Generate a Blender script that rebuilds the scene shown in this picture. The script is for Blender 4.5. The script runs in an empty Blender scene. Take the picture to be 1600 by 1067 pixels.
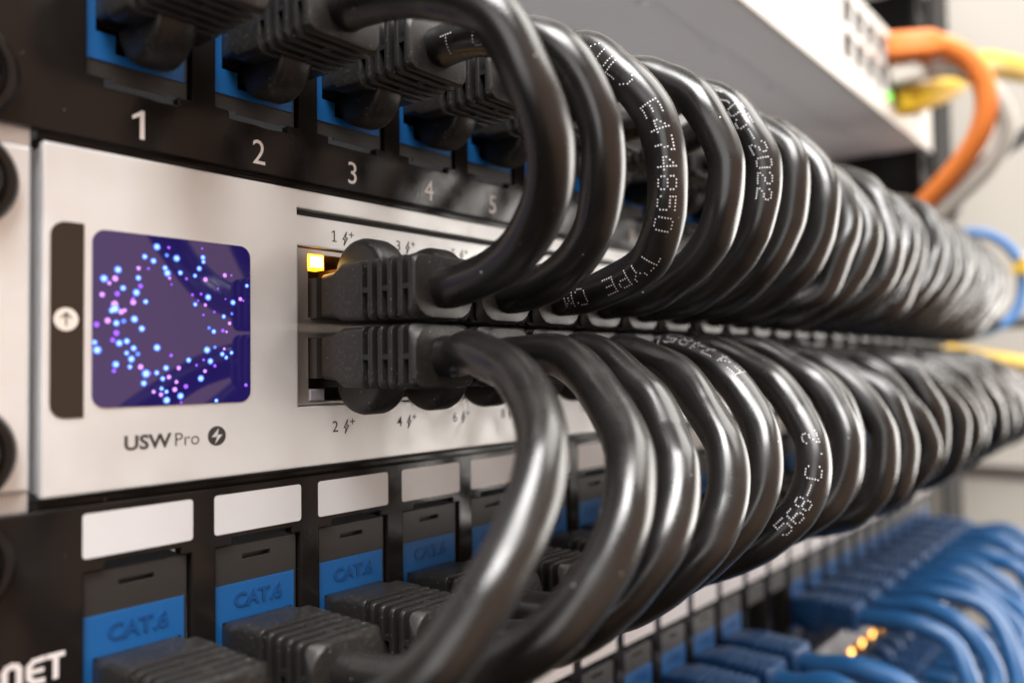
import bpy, bmesh, math, random
from mathutils import Vector, Matrix
random.seed(7)
S = 0.001                      # everything below is written in millimetres
PI = math.pi
scene = bpy.context.scene
COL = scene.collection

# ------------------------------------------------------------------ camera
def setup_camera():
    cd = bpy.data.cameras.new('camera'); co = bpy.data.objects.new('camera', cd); COL.objects.link(co)
    yaw, pitch, roll = map(math.radians, (50.025, 1.937, -0.749))
    f = Vector((math.sin(yaw)*math.cos(pitch), math.cos(yaw)*math.cos(pitch), math.sin(pitch)))
    r = Vector((math.cos(yaw), -math.sin(yaw), 0)); u = r.cross(f)
    r2 = r*math.cos(roll)+u*math.sin(roll); u2 = -r*math.sin(roll)+u*math.cos(roll)
    m = Matrix((r2, u2, -f)).transposed().to_4x4()
    m.translation = Vector((-18.406, -106.787, -6.868))*S
    co.matrix_world = m
    cd.sensor_width = 36; cd.lens = 36*1258.18/1600
    cd.clip_start = 0.002; cd.clip_end = 20
    cd.dof.use_dof = True; cd.dof.focus_distance = 0.128; cd.dof.aperture_fstop = 10
    scene.camera = co
    return r2, u2, f
CR, CU, CF = setup_camera()

# ------------------------------------------------------------------ light of the room, plus added fills
world = bpy.data.worlds.new("World"); scene.world = world; world.use_nodes = True
def setup_world():
    nt = world.node_tree; N = nt.nodes; L = nt.links
    for n in list(N): N.remove(n)
    out = N.new('ShaderNodeOutputWorld'); bg = N.new('ShaderNodeBackground')
    tc = N.new('ShaderNodeTexCoord'); sx = N.new('ShaderNodeSeparateXYZ')
    L.new(tc.outputs['Generated'], sx.inputs[0])
    rp = N.new('ShaderNodeValToRGB')       # room: pale wall on the far right, dimmer room behind the camera
    rp.color_ramp.elements[0].position = 0.0; rp.color_ramp.elements[0].color = (.05, .045, .04, 1)
    rp.color_ramp.elements[1].position = 1.0; rp.color_ramp.elements[1].color = (.9, .82, .73, 1)
    e = rp.color_ramp.elements.new(.55); e.color = (.13, .115, .10, 1)
    e = rp.color_ramp.elements.new(.8); e.color = (.50, .45, .40, 1)
    mr = N.new('ShaderNodeMapRange'); mr.inputs['From Min'].default_value = -1; mr.inputs['From Max'].default_value = 1
    L.new(sx.outputs['X'], mr.inputs['Value']); L.new(mr.outputs[0], rp.inputs[0])
    # ceiling a little brighter than the floor
    mz = N.new('ShaderNodeMapRange'); mz.inputs['From Min'].default_value = -1; mz.inputs['From Max'].default_value = 1
    mz.inputs['To Min'].default_value = .12; mz.inputs['To Max'].default_value = 1.35
    L.new(sx.outputs['Z'], mz.inputs['Value'])
    mx = N.new('ShaderNodeMixRGB'); mx.blend_type = 'MULTIPLY'; mx.inputs[0].default_value = 1
    L.new(rp.outputs[0], mx.inputs[1]); L.new(mz.outputs[0], mx.inputs[2])
    # warm brown side of the room in front of the rack
    my = N.new('ShaderNodeMapRange'); my.inputs['From Min'].default_value = -.55; my.inputs['From Max'].default_value = -.9
    L.new(sx.outputs['Y'], my.inputs['Value'])
    mb = N.new('ShaderNodeMixRGB'); mb.inputs[2].default_value = (.74, .46, .32, 1); L.new(my.outputs[0], mb.inputs[0]); L.new(mx.outputs[0], mb.inputs[1])
    L.new(mb.outputs[0], bg.inputs[0]); bg.inputs[1].default_value = 1.0
    L.new(bg.outputs[0], out.inputs[0])
setup_world()

def area(name, loc, target, sx, sy, power, color):
    ld = bpy.data.lights.new(name, 'AREA'); ld.shape = 'RECTANGLE'; ld.size = sx*S; ld.size_y = sy*S
    ld.energy = power; ld.color = color
    o = bpy.data.objects.new(name, ld); COL.objects.link(o); o.location = Vector(loc)*S
    o.rotation_euler = (Vector(target)-Vector(loc)).to_track_quat('-Z', 'Y').to_euler()
    return o
area('left_fill_light', (-560, -260, 130), (60, -30, -20), 420, 460, 1.7, (1, .97, .94))  # weak fill added from the left, not a known lamp of the room
area('overhead_light', (-330, -330, 900), (60, -40, -20), 560, 520, 27, (1, .98, .96))
area('ceiling_light', (660, -560, 980), (380, 0, 60), 1000, 700, 17, (1, .965, .92))
area('wall_fill_light', (380, 420, 1200), (740, 60, 60), 500, 500, 7, (1, .96, .90))  # unseen lamp added behind the rack to brighten the cream wall
area('window_light', (1260, -560, 40), (90, -20, 0), 1000, 800, 23, (1, .955, .90))

scene.render.engine = 'CYCLES'
vs = scene.view_settings
vs.view_transform = 'Standard'; vs.look = 'None'; vs.exposure = 0; vs.gamma = 1; vs.use_curve_mapping = False

# ------------------------------------------------------------------ materials
def mat(name, color, rough=.5, metal=0., spec=.5, coat=0., emit=None, estr=0., bevel=0., bump=None, speck=None,
        rvar=0., cvar=0., sheen=0., dust=0.):
    m = bpy.data.materials.new(name); m.use_nodes = True
    nt = m.node_tree; N = nt.nodes; L = nt.links; b = N['Principled BSDF']
    b.inputs['Base Color'].default_value = (*color, 1); b.inputs['Roughness'].default_value = rough
    b.inputs['Metallic'].default_value = metal; b.inputs['Specular IOR Level'].default_value = spec
    b.inputs['Coat Weight'].default_value = coat
    if emit: b.inputs['Emission Color'].default_value = (*emit, 1); b.inputs['Emission Strength'].default_value = estr
    if sheen: b.inputs['Sheen Weight'].default_value = sheen; b.inputs['Sheen Roughness'].default_value = .4
    tc = N.new('ShaderNodeTexCoord')
    nrm = None
    if bevel:
        bv = N.new('ShaderNodeBevel'); bv.samples = 4; bv.inputs['Radius'].default_value = bevel*S; nrm = bv.outputs[0]
    if bump:
        sc, st, ds = bump
        nz = N.new('ShaderNodeTexNoise'); nz.inputs['Scale'].default_value = sc/S; nz.inputs['Detail'].default_value = 3
        L.new(tc.outputs['Object'], nz.inputs['Vector'])
        bp = N.new('ShaderNodeBump'); bp.inputs['Strength'].default_value = st; bp.inputs['Distance'].default_value = ds*S
        L.new(nz.outputs[0], bp.inputs['Height'])
        if nrm: L.new(nrm, bp.inputs['Normal'])
        nrm = bp.outputs[0]
    if nrm: L.new(nrm, b.inputs['Normal'])
    if rvar:
        nz = N.new('ShaderNodeTexNoise'); nz.inputs['Scale'].default_value = .16/S; nz.inputs['Detail'].default_value = 5
        L.new(tc.outputs['Object'], nz.inputs['Vector'])
        mr = N.new('ShaderNodeMapRange'); mr.inputs['From Min'].default_value = .35; mr.inputs['From Max'].default_value = .65
        mr.inputs['To Min'].default_value = rough-rvar; mr.inputs['To Max'].default_value = rough+rvar
        L.new(nz.outputs[0], mr.inputs['Value']); L.new(mr.outputs[0], b.inputs['Roughness'])
    col = None
    if cvar:
        nz = N.new('ShaderNodeTexNoise'); nz.inputs['Scale'].default_value = .35/S; nz.inputs['Detail'].default_value = 6
        L.new(tc.outputs['Object'], nz.inputs['Vector'])
        mx = N.new('ShaderNodeMixRGB'); mx.inputs[1].default_value = (*[c*(1-cvar) for c in color], 1)
        mx.inputs[2].default_value = (*[min(1, c*(1+cvar)) for c in color], 1); L.new(nz.outputs[0], mx.inputs[0])
        col = mx.outputs[0]; L.new(col, b.inputs['Base Color'])
    if speck:   # dust lying on the surface: tiny pale grains (scale per mm, cut-off)
        sc, cut, dc = speck
        vo = N.new('ShaderNodeTexVoronoi'); vo.inputs['Scale'].default_value = sc/S
        L.new(tc.outputs['Object'], vo.inputs['Vector'])
        n2 = N.new('ShaderNodeTexNoise'); n2.inputs['Scale'].default_value = .22/S; n2.inputs['Detail'].default_value = 4
        L.new(tc.outputs['Object'], n2.inputs['Vector'])
        sub = N.new('ShaderNodeMath'); sub.operation = 'SUBTRACT'; sub.inputs[0].default_value = .78
        L.new(n2.outputs[0], sub.inputs[1])            # grain size shrinks where the noise is high
        mu = N.new('ShaderNodeMath'); mu.operation = 'MULTIPLY'; mu.inputs[1].default_value = cut
        L.new(sub.outputs[0], mu.inputs[0])
        wn = N.new('ShaderNodeTexWhiteNoise'); L.new(vo.outputs['Position'], wn.inputs['Vector'])
        mu2 = N.new('ShaderNodeMath'); mu2.operation = 'MULTIPLY'; L.new(mu.outputs[0], mu2.inputs[0])
        pw = N.new('ShaderNodeMath'); pw.operation = 'POWER'; pw.inputs[1].default_value = 2.5
        L.new(wn.outputs[0], pw.inputs[0]); L.new(pw.outputs[0], mu2.inputs[1])
        lt = N.new('ShaderNodeMath'); lt.operation = 'LESS_THAN'; L.new(vo.outputs['Distance'], lt.inputs[0]); L.new(mu2.outputs[0], lt.inputs[1])
        mx = N.new('ShaderNodeMixRGB'); mx.inputs[1].default_value = (*color, 1); mx.inputs[2].default_value = (*dc, 1)
        if col: L.new(col, mx.inputs[1])
        L.new(lt.outputs[0], mx.inputs[0]); L.new(mx.outputs[0], b.inputs['Base Color']); col = mx.outputs[0]
    if dust:    # fine dust settled in patches
        n3 = N.new('ShaderNodeTexNoise'); n3.inputs['Scale'].default_value = 1.6/S; n3.inputs['Detail'].default_value = 8; n3.inputs['Roughness'].default_value = .75
        L.new(tc.outputs['Object'], n3.inputs['Vector'])
        n4 = N.new('ShaderNodeTexNoise'); n4.inputs['Scale'].default_value = .12/S; L.new(tc.outputs['Object'], n4.inputs['Vector'])
        m1 = N.new('ShaderNodeMapRange'); m1.inputs['From Min'].default_value = .50; m1.inputs['From Max'].default_value = .72; L.new(n3.outputs[0], m1.inputs['Value'])
        m2 = N.new('ShaderNodeMapRange'); m2.inputs['From Min'].default_value = .38; m2.inputs['From Max'].default_value = .62; m2.inputs['To Max'].default_value = dust; L.new(n4.outputs[0], m2.inputs['Value'])
        mm = N.new('ShaderNodeMath'); mm.operation = 'MULTIPLY'; L.new(m1.outputs[0], mm.inputs[0]); L.new(m2.outputs[0], mm.inputs[1])
        mx = N.new('ShaderNodeMixRGB'); mx.inputs[2].default_value = (.16, .145, .13, 1); L.new(col, mx.inputs[1]); L.new(mm.outputs[0], mx.inputs[0])
        L.new(mx.outputs[0], b.inputs['Base Color'])
    return m
M = {
 'alu': mat('anodised_aluminium', (.765, .775, .78), .42, .5, .5, bevel=.5, bump=(5, .5, .03), rvar=.07, cvar=.02),
 'alu_plain': mat('cage_metal', (.62, .58, .54), .3, .85, bump=(.8, .1, .05), bevel=.15),
 'alu_far': mat('white_case', (.66, .64, .61), .45, .1, bevel=.6, rvar=.05),
 'under': mat('case_underside', (.74, .76, .80), .5, .0, rvar=.08),
 'panel': mat('black_powder_coat', (.010, .0085, .008), .15, 0, .28, bevel=.35, bump=(1.6, .28, .035), rvar=.06, speck=(.3, .13, (.3, .28, .26))),
 'key': mat('black_keystone_plastic', (.022, .020, .019), .42, bevel=.12, bump=(5, .15, .02)),
 'blue': mat('blue_jack_plastic', (.007, .088, .275), .38, bevel=.1, bump=(3, .08, .02)),
 'blue_emb': mat('embossed_blue_plastic', (.004, .058, .20), .38),
 'label': mat('paper_label', (.60, .595, .61), .3, bump=(.7, .1, .05), cvar=.03),
 'boot': mat('black_boot_rubber', (.013, .012, .0115), .42, 0, .4, bump=(4.5, .35, .04), rvar=.06, speck=(1.7, .48, (.30, .28, .25)), dust=.42),
 'jacket': mat('black_pvc_jacket', (.0105, .0095, .009), .29, 0, .62, rvar=.06, bump=(.16, .25, .12), speck=(.45, .20, (.5, .48, .45))),
 'print': mat('white_ink', (.70, .70, .74), .45),
 'num': mat('white_silkscreen', (.72, .68, .67), .5),
 'ink': mat('dark_ink', (.035, .031, .029), .5),
 'dark': mat('socket_dark', (.008, .007, .007), .5),
 'gold': mat('gold_contacts', (.7, .45, .15), .3, 1.),
 'clear': mat('smoky_clear_plastic', (.035, .03, .028), .25, 0, .25),
 'amber': mat('lit_amber_led', (.9, .5, .05), .4, emit=(1, .30, .006), estr=8),
 'amber_core': mat('lit_amber_core', (1, .8, .3), .4, emit=(1, .74, .24), estr=7),
 'led_off': mat('unlit_led', (.22, .21, .23), .35),
 'green': mat('lit_green_led', (.2, .9, .1), .4, emit=(.20, .7, .06), estr=.8),
 'glass': mat('screen_glass', (.006, .005, .03), .04, 0, .9, coat=.9, emit=(.012, .006, .080), estr=1.0),
 'dot_b': mat('blue_screen_dot', (.1, .3, 1), .5, emit=(.05, .11, 1), estr=1.1),
 'dot_h': mat('pale_screen_dot', (.4, .7, 1), .5, emit=(.17, .32, 1), estr=1.5),
 'dot_p': mat('pink_screen_dot', (.6, .3, 1), .5, emit=(.52, .20, .95), estr=.8),
 'dot_v': mat('violet_screen_dot', (.3, .1, 1), .5, emit=(.20, .06, .85), estr=1.0),
 'strip': mat('dark_glass_strip', (.012, .009, .008), .08, 0, .8),
 'cream': mat('cream_print', (.72, .66, .60), .5),
 'screw': mat('black_screw', (.01, .009, .009), .25, .3, bevel=.3),
 'rail_w': mat('pale_rail_paint', (.85, .84, .84), .4),
 'rail_b': mat('black_rail_paint', (.014, .013, .013), .6, 0, .12, bump=(.5, .1, .1)),
 'wall': mat('cream_wall_paint', (.56, .525, .47), .6, cvar=.03),
 'wallline': mat('wall_seam', (.10, .09, .08), .6),
 'bluecab': mat('blue_pvc', (.013, .080, .215), .38, 0, .5, rvar=.05),
 'blueboot': mat('blue_boot_rubber', (.009, .055, .16), .48, bump=(3, .2, .05)),
 'orange': mat('orange_jacket', (.90, .25, .05), .5),
 'grey': mat('pale_grey_jacket', (.50, .47, .42), .5),
 'yellow': mat('yellow_jacket', (.66, .42, .015), .5),
 'black_far': mat('black_jacket_far', (.02, .019, .019), .4),
 'ltblue': mat('light_blue_jacket', (.10, .30, .72), .45),
 'white_tag': mat('white_tag', (.85, .85, .85), .5),
}

# ------------------------------------------------------------------ mesh builder (millimetres)
class MB:
    def __init__(s): s.v = []; s.f = []; s.mi = []; s.cur = 0
    def addv(s, pts):
        b = len(s.v); s.v += [tuple(p) for p in pts]; return b
    def face(s, idx): s.f.append(tuple(idx)); s.mi.append(s.cur)
    def box(s, x0, x1, y0, y1, z0, z1):
        b = s.addv([(x, y, z) for x in (x0, x1) for y in (y0, y1) for z in (z0, z1)])
        for q in ((0,1,3,2), (4,6,7,5), (0,4,5,1), (2,3,7,6), (0,2,6,4), (1,5,7,3)): s.face([b+i for i in q])
    def cbox(s, x0, x1, y0, y1, z0, z1, c=.3):      # box chamfered towards -y (front edges)
        def ring(i, y): return [(x0+i, y, z0+i), (x1-i, y, z0+i), (x1-i, y, z1-i), (x0+i, y, z1-i)]
        s.loft([ring(c, y0), ring(0, y0+c), ring(0, y1)], caps=True)
    def loft(s, rings, caps=True, closed=True):
        n = len(rings[0]); b0 = len(s.v)
        for r in rings: s.addv(r)
        for k in range(len(rings)-1):
            for i in range(n if closed else n-1):
                j = (i+1) % n; a = b0+k*n; c = a+n
                s.face((a+i, a+j, c+j, c+i))
        if caps:
            s.face([b0+i for i in range(n)][::-1]); s.face([b0+(len(rings)-1)*n+i for i in range(n)])
    def poly(s, pts, y0, y1=None):                 # polygon in xz, optionally extruded between y0 (front) and y1
        n = len(pts)
        if y1 is None:
            b = s.addv([(x, y0, z) for x, z in pts]); s.face(range(b, b+n))
        else: s.loft([[(x, y0, z) for x, z in pts], [(x, y1, z) for x, z in pts]])
    def plate(s, x0, x1, z0, z1, y0, y1, holes):   # slab with rectangular holes
        xs = sorted(set([x0, x1]+[round(h[i], 4) for h in holes for i in (0, 1)]))
        zs = sorted(set([z0, z1]+[round(h[i], 4) for h in holes for i in (2, 3)]))
        xs = [x for x in xs if x0 <= x <= x1]; zs = [z for z in zs if z0 <= z <= z1]
        nx, nz = len(xs), len(zs)
        F = s.addv([(x, y0, z) for x in xs for z in zs]); B = s.addv([(x, y1, z) for x in xs for z in zs])
        def solid(i, j):
            if i < 0 or j < 0 or i >= nx-1 or j >= nz-1: return False
            cx = (xs[i]+xs[i+1])/2; cz = (zs[j]+zs[j+1])/2
            return not any(h[0] < cx < h[1] and h[2] < cz < h[3] for h in holes)
        for i in range(nx-1):
            for j in range(nz-1):
                if not solid(i, j): continue
                a, b_, c, d = i*nz+j, (i+1)*nz+j, (i+1)*nz+j+1, i*nz+j+1
                s.face((F+a, F+b_, F+c, F+d)); s.face((B+d, B+c, B+b_, B+a))
                if not solid(i-1, j): s.face((F+a, F+d, B+d, B+a))
                if not solid(i+1, j): s.face((F+b_, B+b_, B+c, F+c))
                if not solid(i, j-1): s.face((F+a, B+a, B+b_, F+b_))
                if not solid(i, j+1): s.face((F+d, F+c, B+c, B+d))
    def mesh(s, name, mats, smooth=None):
        me = bpy.data.meshes.new(name)
        me.from_pydata([(x*S, y*S, z*S) for x, y, z in s.v], [], s.f)
        if not isinstance(mats, (list, tuple)): mats = [mats]
        for m in mats: me.materials.append(m)
        me.polygons.foreach_set('material_index', s.mi)
        if smooth is not None:
            me.shade_smooth(); me.set_sharp_from_angle(angle=math.radians(smooth))
        me.update(); return me
    def build(s, name, mats, parent=None, smooth=None, loc=None):
        return link(name, s.mesh(name, mats, smooth), parent, loc)

def link(name, me, parent=None, loc=None):
    o = bpy.data.objects.new(name, me); COL.objects.link(o)
    if parent: o.parent = parent
    if loc: o.location = Vector(loc)*S
    return o
def tag(o, label=None, cat=None, group=None, kind=None):
    if label: o['label'] = label
    if cat: o['category'] = cat
    if group: o['group'] = group
    if kind: o['kind'] = kind
    return o
def thing(name, label, cat, loc=(0, 0, 0), group=None):
    o = bpy.data.objects.new(name, None); o.empty_display_size = .01; COL.objects.link(o); o.location = Vector(loc)*S
    return tag(o, label, cat, group)

def rrect(x0, x1, z0, z1, r, n=5):
    pts = []
    rr = r if isinstance(r, (list, tuple)) else [r]*4     # corners: bl, br, tr, tl
    for (cx, cz, a0, q) in ((x0+rr[0], z0+rr[0], PI, rr[0]), (x1-rr[1], z0+rr[1], 1.5*PI, rr[1]), (x1-rr[2], z1-rr[2], 0, rr[2]), (x0+rr[3], z1-rr[3], .5*PI, rr[3])):
        for k in range(n):
            a = a0+k/(n-1)*PI/2; pts.append((cx+q*math.cos(a), cz+q*math.sin(a)))
    return pts
def circle(cx, cz, r, n=20): return [(cx+r*math.cos(2*PI*k/n), cz+r*math.sin(2*PI*k/n)) for k in range(n)]

def text_mesh(name, txt, size, m, x, y, z, parent, bold=0., align='LEFT', extrude=0., sx=1.):
    cu = bpy.data.curves.new(name, 'FONT'); cu.body = txt; cu.size = size*S; cu.offset = bold*S; cu.align_x = align
    cu.extrude = extrude*S; cu.resolution_u = 3
    ob = bpy.data.objects.new('tmp', cu)
    dg = bpy.context.evaluated_depsgraph_get()
    me = bpy.data.meshes.new_from_object(ob)
    bpy.data.objects.remove(ob); bpy.data.curves.remove(cu)
    me.transform(Matrix.Rotation(PI/2, 4, 'X') @ Matrix.Diagonal((sx, 1, 1, 1)))
    me.materials.clear(); me.materials.append(m); me.name = name
    return link(name, me, parent, (x, y, z))

def stroke(b, pts, w, y, closed=False):      # thin flat line in the xz plane
    n = len(pts); segs = [(pts[i], pts[(i+1) % n]) for i in range(n if closed else n-1)]
    for (ax, az), (bx, bz) in segs:
        d = math.hypot(bx-ax, bz-az); ux, uz = (bx-ax)/d, (bz-az)/d; e = w*.35
        px, pz = -uz*w/2, ux*w/2
        ax -= ux*e; az -= uz*e; bx += ux*e; bz += uz*e
        b.poly([(ax+px, az+pz), (ax-px, az-pz), (bx-px, bz-pz), (bx+px, bz+pz)], y, y+.01)
        y -= .0015

# ================================================================== SETTING: wall behind and rack rails
def wall():
    b = MB(); b.box(760, 790, -170, 900, -900, 1100)
    tag(b.build('wall', M['wall']), kind='structure')
wall()

def rail(name, label, x0, x1, y0, m):
    t = thing(name, label, 'rack rail', (x0, y0, 0))
    b = MB(); holes = []
    for k in range(-5, 8):
        for d in (-15.9, 0, 15.9):
            z = 44.45*k+d; holes.append((4.0, 13.5, z-4.7, z+4.7))
    b.plate(0, x1-x0, -230, 340, 0, 2, holes); b.build('flange', m, t)
    b = MB()
    if x0 < 100: b.box(-.5, 1.5, 2.1, 60, -230, 340)
    else: b.box(x1-x0-1.5, x1-x0+.5, 2.1, 60, -230, 340)
    b.build('side_return', m, t)
rail('rack_rail', 'pale painted rack rail glimpsed between the ears at the left edge', 0, 19.2, 2.3, M['rail_w'])
rail('rack_rail', 'black rack rail at the far right ends of the panels', 464, 484, 2.3, M['rail_b'])

def post():
    t = thing('cabinet_post', 'tall black cabinet post beyond the far ends of the black cables', 'post', (492, 1, 0))
    b = MB(); b.box(0, 44, 0, 60, -300, 420); b.build('upright', M['rail_b'], t)
    b = MB(); b.box(-3, 0, -1, 12, -300, 420); b.build('edge_strip', M['rail_b'], t)
post()
def rung(z, x=752):
    b = MB(); b.box(x, 759, -160, 700, z-2.5, z+2.5)
    return b
tag(rung(-18).build('wall_strip', M['wallline']), 'upper thin dark strip across the cream wall at the right edge', 'trim strip')
tag(rung(-95).build('wall_strip', M['wallline']), 'lower thin dark strip across the cream wall at the right edge', 'trim strip')

# ================================================================== patch panels
PX, PP, PW = 25.06, 17.927, 14.43
def keystone_meshes():
    w = PW
    b = MB()                                     # black body: frame, latch block, lip
    b.plate(0.1, w-.55, -12.5, 12.3, .55, 9, [(.75, w-.95, -10.3, 6.8), (4.6, 9.3, 10.1, 10.8)])
    b.box(.2, w-.2, 8.9, 12, -12.4, 12.2)
    body = b
    b2 = MB(); b2.box(4.4, 9.5, 1.6, 1.8, 9.9, 11)
    b3 = MB(); b3.plate(.06, w-.95, -10.3, 6.8, .42, 7.5, [(1.35, w-1.35, -6.6, 1.5), (3.9, w-3.9, -9.0, -6.6)])
    b4 = MB(); b4.box(1, w-1, 7.3, 7.9, -9.8, 6); 
    for k in range(8): b4.cur = 1; b4.box(3.2+k*1.02, 3.6+k*1.02, 3.5, 7.2, 1.2, 1.6)
    b5 = MB(); b5.box(3.6, w-3.6, .2, .6, -13.0, -12.5)
    return body, b2, b3, b4, b5
kb = keystone_meshes()
me_key = kb[0].mesh('keystone_body', M['key']); me_slot = kb[1].mesh('latch_slot', M['dark'])
me_ins = kb[2].mesh('blue_insert', M['blue']); me_con = kb[3].mesh('contacts', [M['dark'], M['gold']]); me_tab = kb[4].mesh('release_tab', M['key'])
tmp = text_mesh('lettering', 'CAT.6', 3.0, M['blue_emb'], 0, 0, 0, None, bold=.09, align='CENTER', extrude=.12)
me_cat = tmp.data; bpy.data.objects.remove(tmp)

def patch_panel(zc, label, numbers=False, brand=False, empty=(), labels=True):
    t = thing('patch_bay', label, 'patch panel', (0, .5, zc), 'black patch panels')
    holes = [(PX+PP*n, PX+PP*n+PW, -12.75, 12.55) for n in range(24)]
    holes += [(PX+PP*n+2.6, PX+PP*n+PW-1.6, 12.5, 13.5) for n in range(24)]
    holes += [(PX+PP*n+2.2, PX+PP*n+PW-2.0, -13.9, -12.7) for n in range(24)]
    b = MB(); b.plate(0.3, 482.3, -21.0, 21.0, 0, 1.6, holes)
    b.box(20, 462, 1.6, 12, -21.9, -20.4); b.box(20, 462, 1.6, 12, 20.4, 21.9)
    b.build('faceplate', M['panel'], t)
    for n in range(24):
        x = PX+PP*n
        k = link('keystone_jack', me_key, t, (x, 0, 0))
        link('latch_slot', me_slot, k); link('release_tab', me_tab, k)
        if n in empty: continue
        link('blue_insert', me_ins, k); link('contacts', me_con, k)
        link('lettering', me_cat, k, (PW/2-.1, .40, 3.35))
        if labels:
            b = MB(); b.poly(rrect(x-.15, x+PW+.1, 14.3, 19.95, .45, 4), -.05, .3); b.build('port_label', M['label'], t)
        if numbers and n == 0:
            b = MB(); b.poly([(x+6.95, -19.75), (x+7.6, -19.75), (x+7.6, -15.85), (x+7.1, -15.85), (x+6.95, -16.1)], -.03); b.poly([(x+7.2, -15.85), (x+5.95, -16.75), (x+5.95, -17.25), (x+6.95, -16.65)], -.032)
            b.build('port_number', M['num'], t)
        elif numbers: text_mesh('port_number', str(n+1), 5.35, M['num'], x+PW/2, -.03, -19.75, t, align='CENTER', sx=.92)
    for n in empty:
        b = MB(); x = PX+PP*n; b.poly(rrect(x-.15, x+PW+.1, 14.3, 19.95, .45, 4), -.05, .3); b.build('port_label', M['label'], t)
    if brand:
        for x in (13.35, 15.95):
            b = MB(); y = -.03; z = .45
            stroke(b, [(x+.32, z+.35), (x+.32, z+2.3), (x+.6, z+2.75), (x+1.1, z+2.9), (x+1.6, z+2.75), (x+1.88, z+2.3), (x+1.88, z+.35)], .68, y); b.build('brand_letter', M['num'], t)
        b = MB(); x = 18.5
        stroke(b, [(x+1.95, z+2.9), (x+.9, z+2.8), (x+.4, z+2.3), (x+.36, z+1.6), (x+.4, z+.9), (x+.9, z+.38), (x+1.95, z+.32)], .62, y); stroke(b, [(x+.4, z+1.6), (x+1.85, z+1.6)], .55, y-.02); b.build('brand_letter', M['num'], t)
        b = MB(); x = 20.75
        stroke(b, [(x+.25, z+2.9), (x+1.95, z+2.9)], .62, y); stroke(b, [(x+1.1, z+2.7), (x+1.1, z+.3)], .66, y-.02); b.build('brand_letter', M['num'], t)
    return t
patch_panel(44.45, 'black patch panel above the silver switch with white port numbers 1 to 5 showing', numbers=True, labels=False)
patch_panel(-44.45, 'black patch panel right under the silver switch with white labels and CAT.6 jacks', brand=True)
patch_panel(-88.9, 'lowest black patch panel, holding the blue cables and two empty bays', empty=(11, 12))

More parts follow.
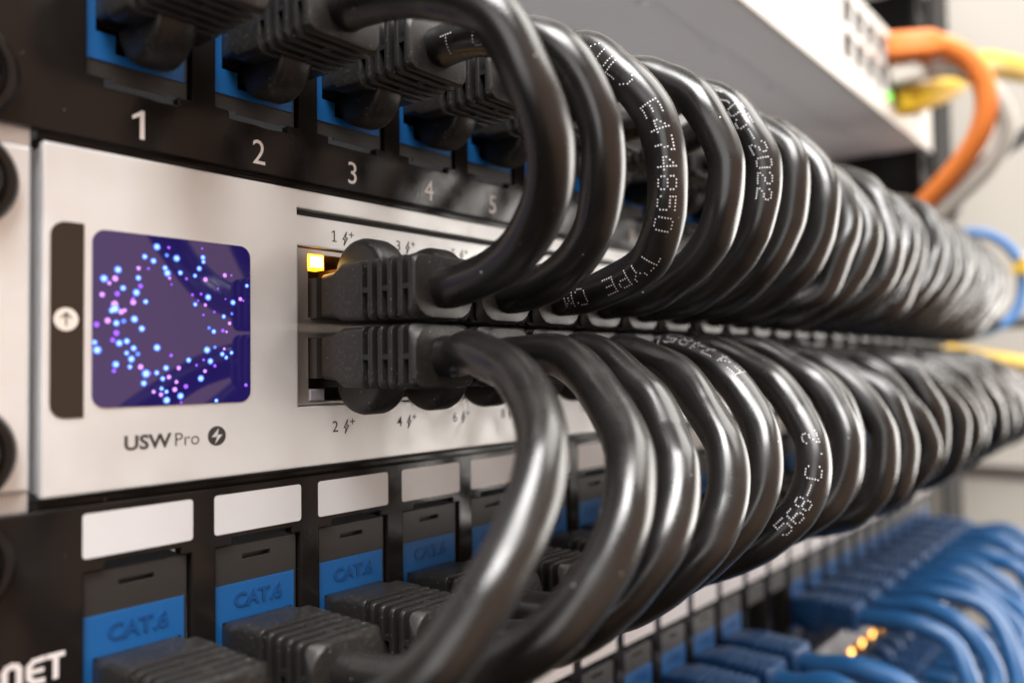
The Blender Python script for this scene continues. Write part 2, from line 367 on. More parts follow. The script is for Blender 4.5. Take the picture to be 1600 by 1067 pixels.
# ================================================================== switches
def colx(i): return 65.2+14.0*i+2.4*(i//6)
DOTS = [(34.09,10.27,0.52,'b'),(32.43,8.77,0.39,'b'),(33.62,8.31,0.43,'b'),(35.47,9.26,0.28,'b'),(36.87,8.97,0.53,'b'),(35.75,10.34,0.25,'v'),(40.62,10.74,0.19,'v'),(40.75,9.46,0.42,'b'),(40.83,8.87,0.35,'b'),(40.19,7.85,0.42,'b'),(39.56,6.79,0.32,'b'),(41.13,6.36,0.42,'p'),(38.31,6.26,0.25,'v'),(37.41,7.01,0.38,'b'),(35.23,7.49,0.4,'b'),(35.55,6.82,0.53,'b'),(35.87,6.15,0.25,'p'),(32.93,7.21,0.21,'v'),(31.6,7.14,0.33,'p'),(31.57,5.85,0.39,'b'),(28.91,6.72,0.5,'b'),(28.55,5.54,0.44,'p'),(27.13,5.43,0.5,'b'),(27.8,4.9,0.29,'p'),(29.57,4.36,0.39,'b'),(28.81,3.57,0.38,'v'),(26.92,3.34,0.38,'p'),(31.31,3.88,0.51,'b'),(31.87,4.78,0.36,'v'),(32.56,2.74,0.36,'b'),(30.9,2.58,0.45,'p'),(28.49,2.19,0.53,'p'),(28.53,1.6,0.59,'b'),(29.33,1.23,0.41,'p'),(28.14,1.36,0.41,'b'),(31.06,0.34,0.51,'b'),(29.66,0.03,0.3,'b'),(28.72,-0.27,0.44,'b'),(27.61,0.02,0.44,'p'),(26.24,-0.53,0.4,'v'),(28.72,-1.55,0.44,'v'),(28.26,-2.48,0.35,'v'),(29.09,-2.87,0.47,'b'),(30.07,-2.59,0.42,'b'),(26.0,-2.82,0.34,'b'),(26.33,-3.78,0.55,'b'),(32.04,-0.9,0.45,'b'),(30.96,-3.51,0.42,'b'),(30.04,-4.15,0.33,'b'),(31.52,-4.25,0.3,'b'),(30.67,-4.93,0.48,'b'),(30.48,-5.97,0.33,'b'),(28.66,-5.63,0.47,'b'),(28.42,-6.47,0.29,'v'),(31.9,-5.98,0.42,'p'),(32.62,-6.89,0.6,'b'),(32.32,-8.16,0.42,'b'),(34.11,-3.4,0.52,'b'),(36.09,-4.42,0.28,'v'),(34.08,-6.79,0.37,'b'),(35.37,-6.15,0.43,'b'),(37.17,-6.17,0.37,'p'),(38.61,-5.08,0.41,'b'),(35.77,-7.39,0.37,'p'),(34.9,-7.6,0.37,'b'),(36.85,-8.07,0.31,'p'),(38.2,-8.72,0.38,'v'),(36.61,-9.11,0.4,'p'),(37.42,-10.02,0.5,'b'),(34.75,-8.94,0.31,'b'),(35.42,-9.38,0.31,'b'),(33.66,-9.33,0.3,'p'),(34.67,-9.74,0.34,'p'),(35.46,-10.53,0.52,'b'),(39.77,-5.79,0.22,'v'),(40.41,-7.66,0.51,'b'),(41.04,-6.64,0.32,'p'),(41.86,-5.24,0.48,'b'),(42.55,-5.89,0.29,'v'),(40.83,-5.04,0.22,'v'),(41.34,-3.64,0.55,'b'),(42.56,-3.22,0.26,'b'),(43.7,-4.22,0.39,'b'),(44.01,-3.45,0.26,'p'),(45.17,-4.01,0.33,'b'),(44.32,-4.71,0.33,'b'),(42.77,-10.85,0.32,'b'),(47.5,-8.75,0.33,'v'),(41.65,-0.5,0.26,'b'),(42.38,-1.0,0.39,'b'),(43.79,-0.84,0.33,'v'),(44.37,-0.99,0.23,'p'),(44.86,0.26,0.33,'p'),(40.79,1.32,0.22,'v'),(42.47,1.79,0.23,'v'),(43.93,1.21,0.36,'b'),(45.23,1.67,0.23,'b'),(45.41,3.33,0.46,'b'),(46.6,3.9,0.37,'p'),(41.52,3.85,0.52,'b'),(40.45,4.26,0.26,'v'),(41.09,2.74,0.29,'p'),(39.56,2.74,0.35,'b'),(39.14,4.06,0.25,'v'),(44.11,7.2,0.39,'p'),(45.14,7.28,0.2,'v'),(43.0,5.2,0.2,'v'),(47.67,5.93,0.34,'b'),(47.06,3.67,0.2,'v'),(36.11,5.31,0.16,'v'),(39.98,3.28,0.19,'v'),(44.2,3.76,0.16,'v'),(33.16,-6.85,0.18,'v'),(37.5,-10.9,0.19,'v'),(30.87,3.06,0.24,'v'),(29.76,1.44,0.3,'p')]

BOLT = [(.35, 1.0), (-.62, -.12), (-.08, -.12), (-.35, -1.0), (.62, .12), (.08, .12)]

def switch(zc, label, screen=True, lit=()):
    t = thing('network_switch', label, 'network switch', (0, 0, zc), 'silver network switches')
    H = 21.85
    cages = [(colx(6*g)-8.5, colx(6*g)+5*14+8.7) for g in range(4)]
    slots = [(c[0]-.1, c[1], 17.8, 18.95) for c in cages]
    slots = [(cages[0][0]-.1, cages[3][1], 17.8, 18.95)]
    holes = [(c[0], c[1], -12.4, 13.0) for c in cages]+slots
    sfp = [(418+16*i, 431+16*i, z0, z0+9.6) for i in range(2) for z0 in (1.2, -10.8)]
    holes += sfp
    b = MB(); b.plate(20, 462, -H, H, 0, 1.6, holes); b.build('faceplate', M['alu'], t)
    b = MB(); b.box(20.3, 461.7, 14, 300, -H+.3, H-.3)
    b.box(20.3, 461.7, 1.7, 14, -H+.3, -H+1); b.box(20.3, 461.7, 1.7, 14, H-1, H-.3); b.box(20.3, 21, 1.7, 14, -H+1, H-1); b.build('chassis', M['under'], t)
    b = MB(); b.box(cages[0][0]-1, cages[3][1]+1, 1.65, 2.2, 17.2, 19.5); b.build('vent_backing', M['dark'], t)
    b = MB(); b.box(415, 453, 10, 10.8, -12, 12); b.build('fibre_port_backing', M['dark'], t)
    for x0, x1 in ((0.2, 18.75), (463.2, 482)):
        b = MB(); b.cbox(x0, x1, .35, 1.9, -H+.9, H-.9, .35); b.build('mounting_ear', M['alu'], t)
    for g in range(4):
        x0, x1 = cages[g]
        ph = []
        for i in range(6):
            c = colx(6*g+i); ph += [(c-6.0, c+6.1, 1.65, 12.0), (c-6.0, c+6.1, -11.7, -1.5)]
        b = MB(); b.plate(x0+.12, x1-.12, -12.2, 12.8, .75, 9, ph)
        cg = b.build('port_cage', M['alu_plain'], t)
        b = MB(); b.box(x0+.5, x1-.5, 9.05, 9.6, -12.1, 12.7); b.build('socket_backing', M['dark'], cg)
        for i in range(6):
            c = colx(6*g+i)
            for up in (1, -1):
                on = up == 1
                z0, z1 = (9.55, 11.9) if up == 1 else (-11.6, -9.7)
                b = MB(); b.cbox(c-6.35+.4, c-6.35+3.4, .45, 3, z0, z1, .25)
                if on: b.cur = 1; b.box(c-5.75, c-3.3, .42, .5, z0+.3, z1-.25)
                b.build('indicator_light', [M['amber'] if on else M['led_off'], M['amber_core']], cg)
                num = 2*(6*g+i)+(1 if up == 1 else 2)
                zt = 14.35 if up == 1 else -16.75
                o = text_mesh('port_number', str(num), 2.55, M['ink'], c-1.35, -.03, zt, t, align='CENTER', bold=.012)
                if num == 1:
                    b = MB(); stroke(b, [(c-1.85, zt+1.45), (c-1.35, zt+1.8)], .17, -.04); stroke(b, [(c-1.75, zt+.05), (c-.9, zt+.05)], .17, -.05); b.build('port_number', M['ink'], t)
                b = MB(); bx = c+.9+(.55 if num > 9 else 0)
                stroke(b, [(bx+.75*px, zt+.72+1.12*pz) for px, pz in BOLT], .19, -.03, True)
                stroke(b, [(bx+.85, zt+1.5), (bx+1.7, zt+1.5)], .18, -.03); stroke(b, [(bx+1.28, zt+1.08), (bx+1.28, zt+1.92)], .18, -.04)
                b.build('power_symbol', M['ink'], t)
    if screen:
        b = MB(); b.poly(rrect(25.7, 48.3, -11.2, 11.75, 1.7, 7), -.12, .6); sc = b.build('screen', M['glass'], t)
        b = MB()
        for k, (x, z, d, c) in enumerate(DOTS):
            r = d*(.92 if c == 'b' else .8)
            b.cur = {'b': 0, 'p': 1, 'v': 2}[c]; yy = -.13-.0006*k
            b.poly(circle(x, z, r, 12), yy)
            if c == 'b' and d > .3: b.cur = 3; b.poly(circle(x, z, r*.6, 10), yy-.02)
        b.build('glowing_dots', [M['dot_b'], M['dot_p'], M['dot_v'], M['dot_h']], sc)
        b = MB(); b.poly(rrect(20.75, 24.7, -12.3, 12.2, [1.8, .15, .15, 1.8], 6), -.12, .6); st = b.build('glass_strip', M['strip'], t)
        b = MB(); b.poly(circle(22.6, 0, 1.45, 26), -.125, -.1); b.cur = 1
        stroke(b, [(22.6, -.75), (22.6, .75)], .22, -.14); stroke(b, [(22.05, .2), (22.6, .8), (23.15, .2)], .2, -.15)
        b.build('round_icon', [M['cream'], M['ink']], st)
        text_mesh('model_lettering', 'USW', 2.62, M['ink'], 29.75, -.03, -16.85, t, bold=.075, sx=1.1)
        text_mesh('model_lettering', 'Pro', 2.62, M['ink'], 36.55, -.03, -16.85, t, bold=-.02, sx=1.0)
        b = MB(); b.poly(circle(42.95, -15.9, 1.4, 28), -.02, 0); b.cur = 1
        b.poly([(43.25, -14.75), (42.1, -16.05), (42.85, -16.05)], -.035); b.poly([(43.25, -14.75), (42.85, -16.05), (43.1, -15.7)], -.035)
        b.poly([(42.65, -17.05), (43.05, -15.75), (43.8, -15.75)], -.035); 
        b.build('power_badge', [M['ink'], M['alu']], t)
    return t
switch(0, 'silver network switch with a square blue dotted screen in the middle of the rack')
switch(-133.35, 'silver network switch low in the rack, its amber lights showing between blue cords', screen=False)

def far_device(zc, label, ports):
    t = thing('rack_device', label, 'rack device', (0, 0, zc), 'pale rack devices above the cables')
    holes = [(329+16.6*i, 342.5+16.6*i, z0, z0+11.5) for i in range(8) for z0 in (4.6, -10.2)] if ports else []
    b = MB(); b.plate(20, 462, -22, 22, 0, 2, holes); b.build('faceplate', M['alu_far'], t)
    b = MB(); b.box(20.2, 461.8, 2.02, 22.5, -21.9, -21.2); b.box(20.2, 461.8, 20, 330, -21.3, -20.7); b.box(20.2, 461.8, 2.02, 330, 20.7, 21.8)
    b.build('case', M['under'], t)
    for x in (208, 262, 316, 370):
        b = MB(); b.loft([[(x+2*math.cos(a)*q, 26+2*math.sin(a)*q, -21.3-h) for a in [k*PI/6 for k in range(12)]] for q, h in ((1, 0), (.8, .5), (.3, .7))])
        b.build('case_rivet', M['under'], t, smooth=50)
    if ports:
        b = MB(); b.box(326, 462-2, 14, 15, -12, 17.5); b.build('port_backing', M['dark'], t)
        for (x, z) in ((391.6, -12.2),):
            b = MB(); b.cbox(x, x+4, -1.5, .1, z-1.5, z+2, .2); b.build('indicator_light', M['green'], t)
    b = MB(); b.box(463, 482, .4, 2, -21, 21); b.build('mounting_ear', M['alu_far'], t)
far_device(133.35, 'white rack device with rows of small dark fibre ports, overhanging the black cables', True)
far_device(222.3, 'pale rack device at the very top right, cut off by the frame', False)

# ------------------------------------------------------------------ rack screws at the left edge
def screw(x, z, label):
    t = thing('rack_screw', label, 'screw', (x, 0, z), 'black rack screws in the left ears')
    b = MB(); n = 36
    def ring(r, y): return [(r*math.cos(2*PI*k/n), y, r*math.sin(2*PI*k/n)) for k in range(n)]
    b.loft([ring(6.0, .3), ring(6.0, -.7), ring(5.5, -1.3), ring(4.6, -1.3), ring(4.3, -.9)]); b.build('washer', M['screw'], t, smooth=40)
    b = MB(); b.loft([ring(3.9, -.9), ring(3.9, -1.9), ring(3.2, -2.9), ring(1.9, -3.4), ring(.5, -3.5)]); b.build('head', M['screw'], t, smooth=50)
screw(11.1, 28.7, 'black rack screw in the upper patch panel at the left edge')
screw(11.1, 15.9, "black rack screw in the upper hole of the switch's left ear")
screw(11.1, -15.9, "black rack screw in the lower hole of the switch's left ear")
screw(11.1, -28.7, 'black rack screw in the patch panel under the switch at the left edge')

# ================================================================== patch cords
def boot_mesh(hump, m, name):
    """boot with its axis along -y; hump = +1 latch guard on top, -1 underneath"""
    b = MB(); h = hump
    def sec(y, w, hh, r, dz=0., k=None):
        return [(x, y, z+dz) for x, z in rrect(-w, w, -hh, hh, k or r, 5)]
    R = [sec(-2.4, 5.75, 3.2, .6, -.25*h), sec(-2.7, 5.95, 3.45, .8, -.2*h), sec(-5.6, 6.05, 3.7, 1.0, -.15*h), sec(-7.6, 6.15, 4.6, 1.1), sec(-12.2, 6.2, 4.65, 1.1)]
    y = -12.6
    for k in range(5):
        R += [sec(y, 6.2, 4.65, 1.1), sec(y-.12, 6.12, 4.57, 1.0), sec(y-.2, 5.9, 4.35, 1.0), sec(y-.22, 4.2, 3.1, .8), sec(y-1.32, 4.2, 3.1, .8), sec(y-1.34, 5.9, 4.35, 1.0), sec(y-1.42, 6.12, 4.57, 1.0), sec(y-1.54, 6.2, 4.65, 1.2)]
        y -= 2.2
    big = [3.4, 3.4, 1.6, 1.6] if h > 0 else [1.6, 1.6, 3.4, 3.4]
    mid = [2.2, 2.2, 1.4, 1.4] if h > 0 else [1.4, 1.4, 2.2, 2.2]
    R += [sec(-23.3, 6.2, 4.65, 0, 0, mid), sec(-23.7, 6.15, 4.6, 0, 0, big), sec(-24.05, 5.95, 4.4, 0, 0, big), sec(-24.12, 5.7, 4.15, 0, 0, big)]
    b.loft(R)
    for k in (0, 2, 4):
        for sx in (-1, 1): b.box(min(sx*4.2, sx*6.05), max(sx*4.2, sx*6.05), -12.7-2.2*k-1.4, -12.7-2.2*k-.05, -.38, .38)
    for k in (1, 3):
        for sx in (-1, 1): b.box(-.6, .6, -12.7-2.2*k-1.3, -12.7-2.2*k-.1, min(sx*3.1, sx*4.5), max(sx*3.1, sx*4.5))
    # rounded latch guard
    rings = []
    for x, rr in ((-2.8, 4.8), (-2.7, 5.5), (-2.3, 6.0), (-1.5, 6.3), (1.5, 6.3), (2.3, 6.0), (2.7, 5.5), (2.8, 4.8)):
        ring = []
        for k in range(15):
            a = math.radians(12+156*k/14)
            ring.append((x, -7.5+rr*math.cos(a), h*(2.6+rr*math.sin(a))))
        rings.append(ring)
    b.loft(rings)
    return b.mesh(name, m, smooth=35)
def plug_mesh(hump):
    b = MB(); h = hump
    b.box(-5.6, 5.6, -.9, 6, -3.3-.2*h, 3.1-.2*h)
    b.box(-1.6, 1.6, -4, 4, min(h*3.2, h*4.6), max(h*3.2, h*4.6))
    return b.mesh('plug', M['clear'])
BOOT = {('k', 1): boot_mesh(1, M['boot'], 'boot_black_up'), ('k', -1): boot_mesh(-1, M['boot'], 'boot_black_down'),
        ('b', -1): boot_mesh(-1, M['blueboot'], 'boot_blue_down'), ('b', 1): boot_mesh(1, M['blueboot'], 'boot_blue_up')}
PLUG = {1: plug_mesh(1), -1: plug_mesh(-1)}

def catmull(P, n):
    P = [Vector(p) for p in P]; P = [P[0]*2-P[1]]+P+[P[-1]*2-P[-2]]
    out = []
    for i in range(1, len(P)-2):
        p0, p1, p2, p3 = P[i-1:i+3]
        # centripetal parametrisation
        t0 = 0; t1 = t0+(p1-p0).length**.5; t2 = t1+(p2-p1).length**.5; t3 = t2+(p3-p2).length**.5
        for k in range(n):
            t = t1+(t2-t1)*k/n
            A1 = p0*((t1-t)/(t1-t0))+p1*((t-t0)/(t1-t0)); A2 = p1*((t2-t)/(t2-t1))+p2*((t-t1)/(t2-t1)); A3 = p2*((t3-t)/(t3-t2))+p3*((t-t2)/(t3-t2))
            B1 = A1*((t2-t)/(t2-t0))+A2*((t-t0)/(t2-t0)); B2 = A2*((t3-t)/(t3-t1))+A3*((t-t1)/(t3-t1))
            out.append(B1*((t2-t)/(t2-t1))+B2*((t-t1)/(t2-t1)))
    out.append(P[-2]); return out
def smooth_path(p, it=2):
    for _ in range(it):
        p = [p[0]]+[(p[i-1]+p[i]*2+p[i+1])/4 for i in range(1, len(p)-1)]+[p[-1]]
    return p
def resample(p, step):
    L = [0]
    for a, b in zip(p, p[1:]): L.append(L[-1]+(b-a).length)
    n = max(2, int(L[-1]/step)); out = []; j = 0
    for k in range(n+1):
        s = L[-1]*k/n
        while j < len(L)-2 and L[j+1] < s: j += 1
        u = (s-L[j])/max(1e-9, L[j+1]-L[j]); out.append(p[j].lerp(p[j+1], u))
    return out, L[-1]
def sweep(pts, R, rnd, lump=1., step=.7, nseg=26):
    """twisted-pair jacket: the section is slightly lobed and the lobes turn along the cable"""
    path, L = resample(smooth_path(catmull(pts, 10)), step)
    n = len(path); T = []
    for i in range(n): T.append((path[min(i+1, n-1)]-path[max(i-1, 0)]).normalized())
    # stiff cable: the bends come as a few slight kinks rather than one smooth curve
    kk = rnd.uniform(.38, .5); k0 = rnd.uniform(0, 6); k1 = rnd.uniform(0, 6)
    for i in range(n):
        s_ = L*i/(n-1); e = min(1, s_/12, (L-s_)/12)*lump
        path[i] = path[i]+Vector((.22*math.sin(s_*kk*.8+k1), .30*(abs(math.sin(s_*kk*.5+k0))-.5), .30*(abs(math.sin(s_*kk*.5+k0+1.3))-.5)))*max(e, 0)
    for i in range(n): T[i] = (path[min(i+1, n-1)]-path[max(i-1, 0)]).normalized()
    ref = Vector((0, 0, 1)) if abs(T[0].z) < .9 else Vector((1, 0, 0))
    N = [(ref-T[0]*ref.dot(T[0])).normalized()]
    for i in range(1, n):
        v = N[-1]-T[i]*N[-1].dot(T[i]); N.append(v.normalized())
    ph = [rnd.uniform(0, 6.28) for _ in range(6)]; pitch = rnd.uniform(38, 60); frames = []
    b = MB(); rings = []
    def rad(i, a):
        s = L*i/(n-1); tw = 2*PI*s/pitch
        k = .024*math.cos(2*(a-tw)+ph[0])+.014*math.cos(3*(a-tw*.8)+ph[1])+.017*math.cos(4*a-s*.13+ph[2])
        k += .007*math.sin(s*.42+ph[3])+.008*math.sin(s*.23+ph[4])
        return R*(1+k*lump)
    for i in range(n):
        B = T[i].cross(N[i]); ring = []
        for k in range(nseg):
            a = 2*PI*k/nseg; r = rad(i, a)
            ring.append(path[i]+N[i]*(r*math.cos(a))+B*(r*math.sin(a)))
        rings.append(ring); frames.append((path[i], T[i], N[i], B))
    b.loft(rings)
    return b, frames, rad, L

FONT = {'0': '01110 10001 10001 10001 10001 10001 01110', '1': '00100 01100 00100 00100 00100 00100 01110', '2': '01110 10001 00001 00110 01000 10000 11111',
 '4': '00010 00110 01010 10010 11111 00010 00010', '5': '11111 10000 11110 00001 00001 10001 01110', '6': '01110 10000 10000 11110 10001 10001 01110',
 '7': '11111 00001 00010 00010 00100 00100 00100', '8': '01110 10001 10001 01110 10001 10001 01110', 'E': '11111 10000 10000 11110 10000 10000 11111',
 'U': '10001 10001 10001 10001 10001 10001 01110', 'L': '10000 10000 10000 10000 10000 10000 11111', 'T': '11111 00100 00100 00100 00100 00100 00100',
 'Y': '10001 10001 01010 00100 00100 00100 00100', 'P': '11110 10001 10001 11110 10000 10000 10000', 'C': '01110 10001 10000 10000 10000 10001 01110',
 'O': '01110 10001 10001 10001 10001 10001 01110', 'M': '10001 11011 10101 10101 10001 10001 10001', '-': '00000 00000 00000 11111 00000 00000 00000',
 '.': '00000 00000 00000 00000 00000 00000 00100', '(': '00010 00100 01000 01000 01000 00100 00010', ')': '01000 00100 00010 00010 00010 00100 01000', ' ': '00000 '*7,
 'N': '10001 11001 10101 10011 10001 10001 10001', 'D': '11110 10001 10001 10001 10001 10001 11110', 'G': '01110 10001 10000 10111 10001 10001 01110', 'R': '11110 10001 10001 11110 10100 10010 10001',
 'W': '10001 10001 10001 10101 10101 11011 10001', 'A': '01110 10001 10001 11111 10001 10001 10001', 'I': '01110 00100 00100 00100 00100 00100 01110'}
def dotprint(txt, frames, rad, L, s0, direction, ang, parent, off, colstep=.52, rowstep=.47, dot=.165, upsign=1):
    """dot-matrix ink on the jacket. ang = offset from the side facing the room; runs along the cable from s0"""
    b = MB(); n = len(frames)
    view = Vector((-18.4, -106.8, -6.9))
    for ci, ch in enumerate(txt):
        rows = FONT.get(ch, FONT[' ']).split()
        if len(rows) < 7: continue
        for r in range(7):
            for c in range(5):
                if rows[r][c] != '1': continue
                s = s0+direction*((ci*6.1+c)*colstep)
                if not 0 < s < L: continue
                fi = s/L*(n-1); i = int(fi); i = min(i, n-2); u = fi-i
                P0, T, N, B = frames[i]; P = P0.lerp(frames[i+1][0], u)
                P1, T1, N1, B1 = frames[int((s0)/L*(n-1))]
                d = (view-P); base = math.atan2(d.dot(B), d.dot(N))
                R = rad(i, 0); a = base+ang+upsign*(3-r)*rowstep/R
                rr = rad(fi, a)+.018
                nr = N*math.cos(a)+B*math.sin(a); C = P+nr*rr; tt = T; bb = nr.cross(tt).normalized()
                k0 = b.addv([C-Vector(off)+tt*(dot*math.cos(q))+bb*(dot*math.sin(q)) for q in [2*PI*k/8 for k in range(8)]])
                b.face(range(k0, k0+8))
    return b.build('printed_text', M['print'], parent)

def cord(label, group, pts, boots, R, kind, rnd, texts=(), lump=1., seg=26, step=.7, colour=None):
    """boots: list of (x, y, z, hump)"""
    o0 = boots[0][:3] if boots else pts[0]
    t = thing('ethernet_cable', label, 'network cable', o0, group)
    b, frames, rad, L = sweep(pts, R, rnd, lump, step, seg)
    b.v = [(v[0]-o0[0], v[1]-o0[1], v[2]-o0[2]) for v in b.v]
    j = b.build('jacket', colour or (M['jacket'] if kind == 'k' else M['bluecab']), t, smooth=60)
    for (x, y, z, h) in boots:
        bo = link('boot', BOOT[(kind, h)], t, (x-o0[0], y-o0[1], z-o0[2]))
        link('plug', PLUG[h], bo)
    for tx in texts: dotprint(tx['t'], frames, rad, L, tx['s'], tx.get('d', 1), tx.get('a', 0), j, o0, upsign=tx.get('up', 1), colstep=tx.get('cs', .45), rowstep=tx.get('rs', .44), dot=tx.get('dot', .132))
    return t, frames, L

ORD = ['first', 'second', 'third', 'fourth', 'fifth', 'sixth', 'seventh', 'eighth', 'ninth', 'tenth', 'eleventh', 'twelfth', 'thirteenth', 'fourteenth', 'fifteenth', 'sixteenth', 'seventeenth', 'eighteenth', 'nineteenth', 'twentieth', 'twenty-first', 'twenty-second', 'twenty-third', 'twenty-fourth']
def ss(t): return t*t*(3-2*t)
# (y, z) profile of the arcs, switch end first
UP = {0: [(-38.9, 8.9), (-45.1, 14.4), (-47.9, 20.5), (-47.7, 27.6), (-43.9, 35.7), (-35.9, 39.8)],
      1: [(-33.5, 6.2), (-40.5, 10.6), (-45.0, 18.6), (-45.8, 26.5), (-42.8, 35.3), (-37.0, 39.8), (-30, 41.8)],
      2: [(-33.1, 5.9), (-42.4, 9.5), (-46.6, 16.7), (-47.5, 26), (-43, 36.4), (-34.5, 43.6)],
      3: [(-36, 6.5), (-46, 14.0), (-49.4, 22.8), (-47.2, 33.8), (-40.5, 41.7), (-31.5, 45.2)],
      4: [(-37.1, 7.0), (-45.5, 14.3), (-49.1, 23.2), (-48.2, 32.8), (-42.5, 41.6), (-34, 45.6)]}
LO = {0: [(-29.7, -4.4), (-39.9, -7.2), (-47.8, -12.4), (-52.0, -18), (-52.9, -25), (-52.4, -30.5), (-49.1, -37.0), (-39, -43.8)],
      1: [(-36.1, -5.2), (-44.9, -10.9), (-51.6, -17), (-54.9, -23.8), (-54.0, -31.3), (-50.0, -37.5), (-40.5, -43.4)],
      2: [(-29, -3.9), (-39.7, -8), (-48.9, -16.4), (-53, -23.2), (-53.3, -29.6), (-49, -37.2), (-42, -43)],
      3: [(-28, -3.9), (-39.9, -7.7), (-48.7, -15.9), (-53, -23.2), (-52.7, -31.1), (-47.3, -38.6), (-38.7, -44.4)],
      4: [(-30.0, -3.6), (-42.7, -9), (-49.4, -16.7), (-51.9, -25), (-49.0, -33.5), (-42.6, -40.4), (-35.5, -44.8)],
      5: [(-30.8, -3.6), (-44.8, -9.2), (-52, -17.5), (-55, -26), (-51.5, -34.5), (-43.8, -41.2), (-35.5, -45)]}
PB = 3.6   # patch-panel plugs sit a little deeper
# outward reach of each arc (millimetres beyond the profile), read off the real bundle
UPJ = [0]*15+[-1, -1.5, -2, -3, -4, -5, -6, -7, -7]
LOJ = [0, 0, 0, 0, 0, 0, 0, -1, 0, .5, 1.5, 2, 2, 2, 1.5, 1, 1, .5, 0, 0, -1, -1, -2, -2]
RJ = random.Random(11)
for k in range(23):                                   # upper row: switch port -> next patch port above
    rnd = random.Random(100+k)
    xs = colx(k); xe = PX+PW/2+PP*(k+1)
    prof = UP.get(k) or [(y+rnd.uniform(-1, 1)*(1.1 if k < 12 else .5), z+rnd.uniform(-1, 1)*(1.4 if k < 12 else .7)) for y, z in UP[rnd.choice((2, 3, 4) if k < 12 else (3, 4))]]
    prof = [(y-UPJ[k]*ss(min(1, max(0, (-y-30)/15))), z) for y, z in prof]
    n = len(prof); pts = [(xs, -22.5, 5.1), (xs, -26.5, 5.1)]
    q_ = 1.8 if k < 12 else .7; jx = 0 if k < 5 else rnd.uniform(-q_, q_)
    for i, (y, z) in enumerate(prof):
        u = ss((i+1)/(n+1)); pts.append((xs+(xe-xs)*u+jx*math.sin(PI*(i+1)/(n+1)), y, z))
    pts += [(xe, -27.5+PB, 42.3), (xe, -22.5+PB, 42.3)]
    texts = []
    if k == 1: texts = [dict(t='T COM', s=0, d=-1)]
    if k == 2: texts = [dict(t='(UL) E474850 TYPE CM', s=0, d=-1)]
    if k == 4: texts = [dict(t='15-05-2022', s=0, d=-1)]
    lab = {0: 'nearest black cable of the upper row, arching in front of the port number 5',
           1: 'second black cable of the upper row, T COM printed near its upper boot',
           2: 'black cable of the upper row printed (UL) E474850 TYPE CM in white dots',
           4: 'black cable of the upper row printed 15-05-2022 in white dots'}.get(k, '%s black cable from the left in the upper row of arcs' % ORD[k])
    # text start positions are measured along the cord from the switch end
    sp = {1: 68., 2: 59., 4: 61.5}.get(k, 0)
    aa = {1: 0.1, 2: .1, 4: .15}.get(k, 0)
    for tx in texts: tx['s'] = sp; tx['a'] = aa-.1; tx['up'] = 1
    near = k < 12
    cord(lab, 'black cables arching above', pts, [(xs, 0, 5.1, 1), (xe, PB, 42.3, -1)], 3.12, 'k', rnd, texts, lump=.7 if k < 2 else 1., seg=26 if near else 16, step=.6 if near else 1.2)
for k in range(24):                                   # lower row: switch port -> patch port below
    rnd = random.Random(300+k)
    xs = colx(k); xe = PX+PW/2+PP*k; ze = -44.45-2.15
    prof = LO.get(k) or [(y+rnd.uniform(-1, 1)*(1.1 if k < 12 else .5), z+rnd.uniform(-1, 1)*(1.4 if k < 12 else .7)) for y, z in LO[rnd.choice((2, 3, 4, 5) if k < 12 else (3, 4))]]
    prof = [(y-LOJ[k]*ss(min(1, max(0, (-y-30)/15))), z) for y, z in prof]
    n = len(prof); pts = [(xs, -22.5, -4.9), (xs, -26.5, -4.9)]
    q_ = 1.8 if k < 12 else .7; jx = 0 if k < 5 else rnd.uniform(-q_, q_)
    for i, (y, z) in enumerate(prof):
        u = ss((i+1)/(n+1)); pts.append((xs+(xe-xs)*u+jx*math.sin(PI*(i+1)/(n+1)), y, z))
    pts += [(xe, -27.5+PB, ze), (xe, -22.5+PB, ze)]
    texts = []
    if k == 2: texts = [dict(t='T', s=14., d=-1, a=.9)]
    if k == 4: texts = [dict(t='E474850', s=24., d=-1, a=-.9)]
    if k == 5: texts = [dict(t='568-C.2', s=57., d=-1, a=0., up=1)]
    lab = {0: 'nearest black cable of the lower row, with a broad bright highlight', 5: 'black cable of the lower row printed 568-C.2 in white dots'}.get(k, '%s black cable from the left in the lower row of arcs' % ORD[k])
    near = k < 12
    cord(lab, 'black cables arching below', pts, [(xs, 0, -4.9, -1), (xe, PB, ze, -1)], 3.05 if k == 0 else 3.15, 'k', rnd, texts, lump=.55 if k < 2 else 1., seg=26 if near else 16, step=.6 if near else 1.2)
# the cord in the first patch port runs up out of the frame
cord('black cable plugged into the port numbered 1, leaving the frame at the top', 'black cables arching above',
     [(32.3, -20, 42.3), (32.3, -24, 42.4), (33, -32, 45), (36, -40, 52), (40, -44, 64), (44, -40, 80)], [(32.3, PB, 42.3, -1)], 3.12, 'k', random.Random(5))

# blue cords of the lowest panel
for q, k in enumerate([7, 8, 9, 10]+list(range(13, 24))):
    rnd = random.Random(500+k); j = lambda a: rnd.uniform(-a, a)
    xs = PX+PW/2+PP*k; zs = -88.9-2.15; xe = colx(k)+3; ze = -133.35+5.1
    pts = [(xs, -20, zs), (xs, -25, zs), (xs+j(1), -35, zs+1.5+j(1)), (xs-2+j(3), -48+j(3), zs-3+j(3)), (xs-5+j(3), -57+j(3), zs-13+j(3)), (xe+4+j(3), -58+j(3), zs-26), (xe+1, -48, ze-2), (xe, -34, ze), (xe, -25, ze)]
    lab = ('%s blue cable from the left, left of the two empty bays' % ORD[q]) if q < 4 else ('%s blue cable to the right of the two empty bays' % ORD[q-4])
    cord(lab, 'blue cables in the lowest panel', pts, [(xs, PB, zs, -1), (xe, 0, ze, 1)], 3.0, 'b', rnd, (), lump=.35, seg=14, step=1.4)

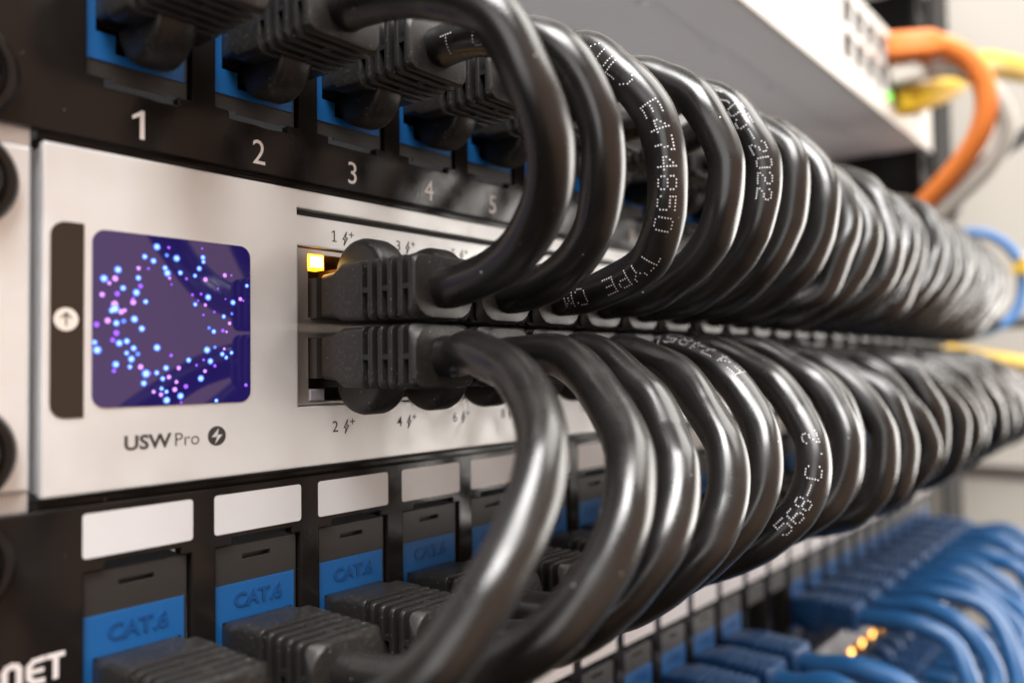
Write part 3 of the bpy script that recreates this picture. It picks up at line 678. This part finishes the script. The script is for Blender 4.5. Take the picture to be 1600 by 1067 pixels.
# ================================================================== loose cables at the far right
def loose(name, label, cat, pts, R, m, ends=(), mend=None, seg=16):
    o0 = pts[0]; t = thing(name, label, cat, o0)
    b, fr, rad, L = sweep(pts, R, random.Random(len(label)), .15, 1.6, seg)
    b.v = [(v[0]-o0[0], v[1]-o0[1], v[2]-o0[2]) for v in b.v]; b.build('jacket', m, t, smooth=60)
    for (a, c, rr) in ends:
        A = Vector(a); Cc = Vector(c); bb = MB(); d = (Cc-A).normalized(); s1 = d.cross(Vector((0, 0, 1))).normalized(); s2 = d.cross(s1)
        rings = []
        for u, q in ((0, .85), (.06, 1), (.75, 1), (.9, .85), (1, .6)):
            ctr = A.lerp(Cc, u)-Vector(o0)
            rings.append([ctr+s1*(x*q)+s2*(z*q) for x, z in rrect(-rr, rr, -rr*.8, rr*.8, rr*.3, 4)])
        bb.loft(rings); bb.build('connector', mend or m, t, smooth=40)
    return t
loose('fibre_cable', 'thick orange cable with an orange connector in the white device', 'cable', [(398,-14,145.5),(404,-22,144),(411,-30,138.5),(417,-35.5,129),(421,-37,118),(425,-34,107),(430,-27,97),(437,-14,85),(446,6,70)], 5.2, M['orange'], [((396, .5, 146), (403, -22, 144), 7.6)])
loose('network_cable', 'pale grey cable curving down beside the thick orange one', 'cable', [(401,-2,133),(408,-12,134.5),(415,-27,134),(422,-40,122),(429,-44,106),(435,-36,91),(441,-20,78),(447,-4,66)], 4.0, M['grey'], [((400, .5, 132), (404, -14, 134), 6)])
loose('network_cable', 'yellow cable with a fat yellow connector below the orange one', 'cable', [(412,-4,122),(432,-18,132),(455,-24,146),(480,-27,156),(510,-40,157),(560,-60,160)], 6.5, M['yellow'], [((406, .5, 121), (430, -16, 130), 7.5)])
loose('network_cable', 'thick black cable sloping up to the right edge in front of the cream wall', 'cable', [(452,6,50),(456,-8,62),(463,-18,87),(472,-30,101),(482,-46,114),(500,-70,130)], 4.2, M['black_far'])
loose('network_cable', 'light blue cable looping out at the right edge', 'cable', [(462,0,58),(470,-18,63),(480,-28,61),(490,-37,51),(498,-39,34),(500,-34,19),(496,-23,11),(488,-8,8)], 2.6, M['ltblue'])
loose('network_cable', 'yellow cable running to the right edge between the two rows of arcs', 'cable', [(430,-3,2),(440,-7,1),(467,-19,-3),(493,-31,-6),(520,-42,-9),(560,-60,-14)], 4.0, M['yellow'])
loose('network_cable', 'black cable running to the right edge just above the yellow one', 'cable', [(440,0,12),(450,-4,13),(485,-18,14),(520,-42,16),(560,-65,18)], 3.4, M['black_far'])
t = thing('cable_tag', 'white and yellow tag on the light blue cable at the right edge', 'tag', (494, -39, 44))
b = MB(); b.box(-1, 3.5, -3.6, 3.6, -1, 8); b.build('white_half', M['white_tag'], t)
b = MB(); b.box(-4.5, -1.05, -3.6, 3.6, -3, 6); b.build('yellow_half', M['yellow'], t)
